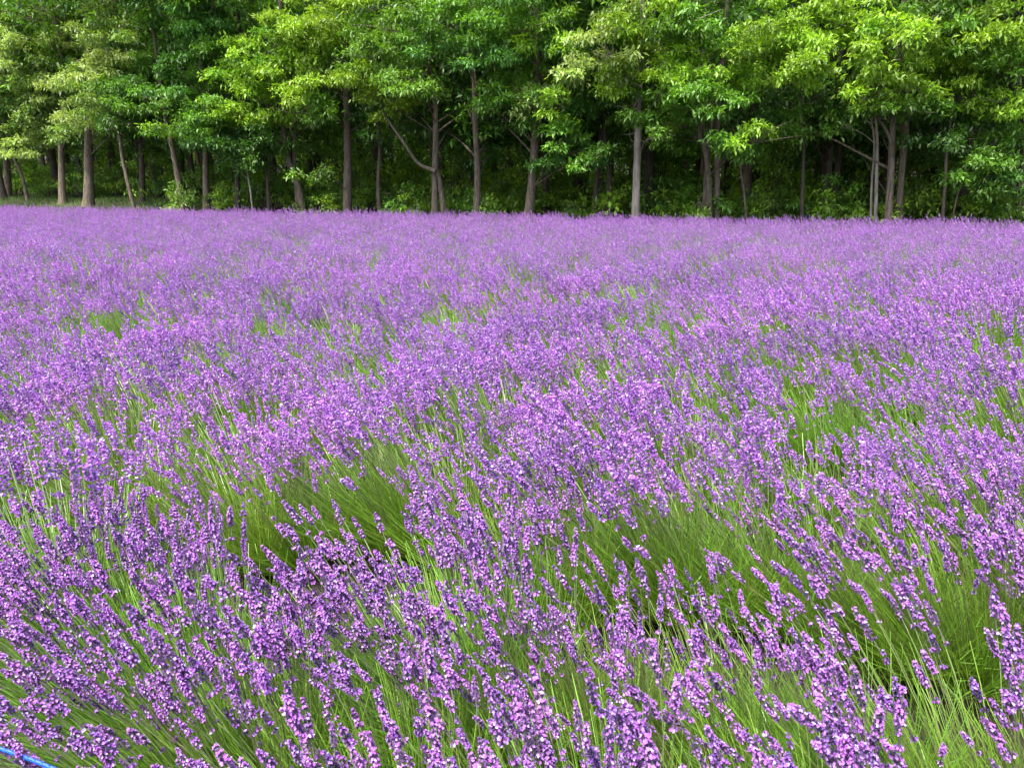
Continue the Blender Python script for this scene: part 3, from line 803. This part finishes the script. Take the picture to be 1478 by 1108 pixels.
    for p in rest:
        (V1, F1, C1), (V2, F2, C2) = outs1[int(p['b'] * 8)] if p['d'] < 4.5 else outs[int(p['b'] * 6)]
        rz = rng.normal() * 0.12; c, s = math.cos(rz), math.sin(rz)
        Rm = np.array([[c, -s, 0], [s, c, 0], [0, 0, 1]]) * p['s']
        o = np.array([p['x'], p['y'], 0])
        ga.add(V1 @ Rm.T + o, F1, C1); fa.add(V2 @ Rm.T + o, F2, C2 * (0.9 + 0.2 * rng.random()))
    t = link("lavender_field", ga.mesh("lavender_field", M_STEM))
    tag(t, "far rows of violet lavender merging into one carpet before the trees", "lavender field", kind="stuff")
    link("flower_spikes", fa.mesh("flower_spikes", M_FLOWER), t)
build_lavender()

# ------------------------------------------------------------------ small things at the front
def build_rope():
    m = bpy.data.materials.new("blue_twisted_plastic"); m.use_nodes = True
    n, l = m.node_tree.nodes, m.node_tree.links
    b = n["Principled BSDF"]; b.inputs["Roughness"].default_value = 0.4
    no = n.new("ShaderNodeTexNoise"); no.inputs["Scale"].default_value = 90
    cr = n.new("ShaderNodeValToRGB")
    cr.color_ramp.elements[0].color = (0.003, 0.055, 0.33, 1); cr.color_ramp.elements[1].color = (0.005, 0.085, 0.42, 1)
    l.new(no.outputs[0], cr.inputs[0]); l.new(cr.outputs[0], b.inputs["Base Color"])
    A = at_height(-90, 1052, 0.60); B_ = at_height(6, 1082, 0.60); C_ = at_height(80, 1110, 0.60); D = at_height(190, 1160, 0.60)
    P = spline([A, B_, C_, D], 160)
    T = norm(np.gradient(P, axis=0)); S = norm(np.cross(T, np.array([0, 0, 1.0]))); U = np.cross(S, T)
    acc = Acc()
    ln = np.concatenate([[0], np.cumsum(np.linalg.norm(np.diff(P, axis=0), axis=1))])
    for k in range(3):
        a = ln / 0.018 * 2 * np.pi + k * 2.094
        Q = P + 0.0018 * (np.cos(a)[:, None] * S + np.sin(a)[:, None] * U)
        V, Fq = tube(Q, 0.0022, 6); acc.add(V, Fq, np.array([0, 0.1, 0.5]))
    tag(link("rope", acc.mesh("rope", m, True)), "bright blue twisted rope running along the lavender at the bottom left corner", "rope")
build_rope()

def build_grass_stalk():
    rng = np.random.default_rng(77)
    top = at_depth(1464, 985, 1.32); foot = np.array([top[0] + 0.10, top[1] - 0.02, 0.0])
    acc = Acc()
    P = spline([foot, foot * 0.55 + top * 0.45 + np.array([0.015, 0, 0]), top], 12)
    V, Fq = tube(P, np.linspace(0.0016, 0.0011, 12), 6); acc.add(V, Fq, np.array([0.20, 0.30, 0.06]))
    t = empty("grass_stalk", (0, 0, 0))
    tag(t, "lone pale green grass stalk with a slim seed head at the bottom right corner", "grass stalk")
    link("stem", acc.mesh("stem", M_GRASS), t)
    hd = Acc()
    ax = norm(P[-1] - P[-2])
    n = 170
    h = rng.random(n); a = rng.random(n) * 6.28
    s1 = norm(np.cross(ax, np.array([0, 1.0, 0]))); s2 = np.cross(ax, s1)
    o = np.cos(a)[:, None] * s1 + np.sin(a)[:, None] * s2
    B = P[-1] + ax * (h[:, None] * 0.062 - 0.01) 
    D = norm(o * 0.8 + ax * 0.8)
    c = np.array([0.42, 0.46, 0.17]) * (0.7 + 0.5 * rng.random((n, 1)))
    hd.add(*ribbons(B, D, norm(D + ax * 0.6), 0.0065 * (1.1 - 0.5 * h), np.full(n, 0.0024), c, c, 1, rng, 0.3))
    link("seed_head", hd.mesh("seed_head", M_GRASS), t)
    lv = Acc()
    m = 5
    B = foot + np.linspace(0.02, 0.35, m)[:, None] * (top - foot)
    D = norm(np.column_stack([rng.normal(size=m) * 0.5, rng.normal(size=m) * 0.4, np.ones(m)]))
    lv.add(*ribbons(B, D, norm(D + rng.normal(size=(m, 3)) * 0.5), np.full(m, 0.24), np.full(m, 0.007), np.tile([0.17, 0.30, 0.04], (m, 1)), np.tile([0.22, 0.34, 0.06], (m, 1)), 6, rng, 0.1))
    link("leaves", lv.mesh("leaves", M_GRASS), t)
build_grass_stalk()
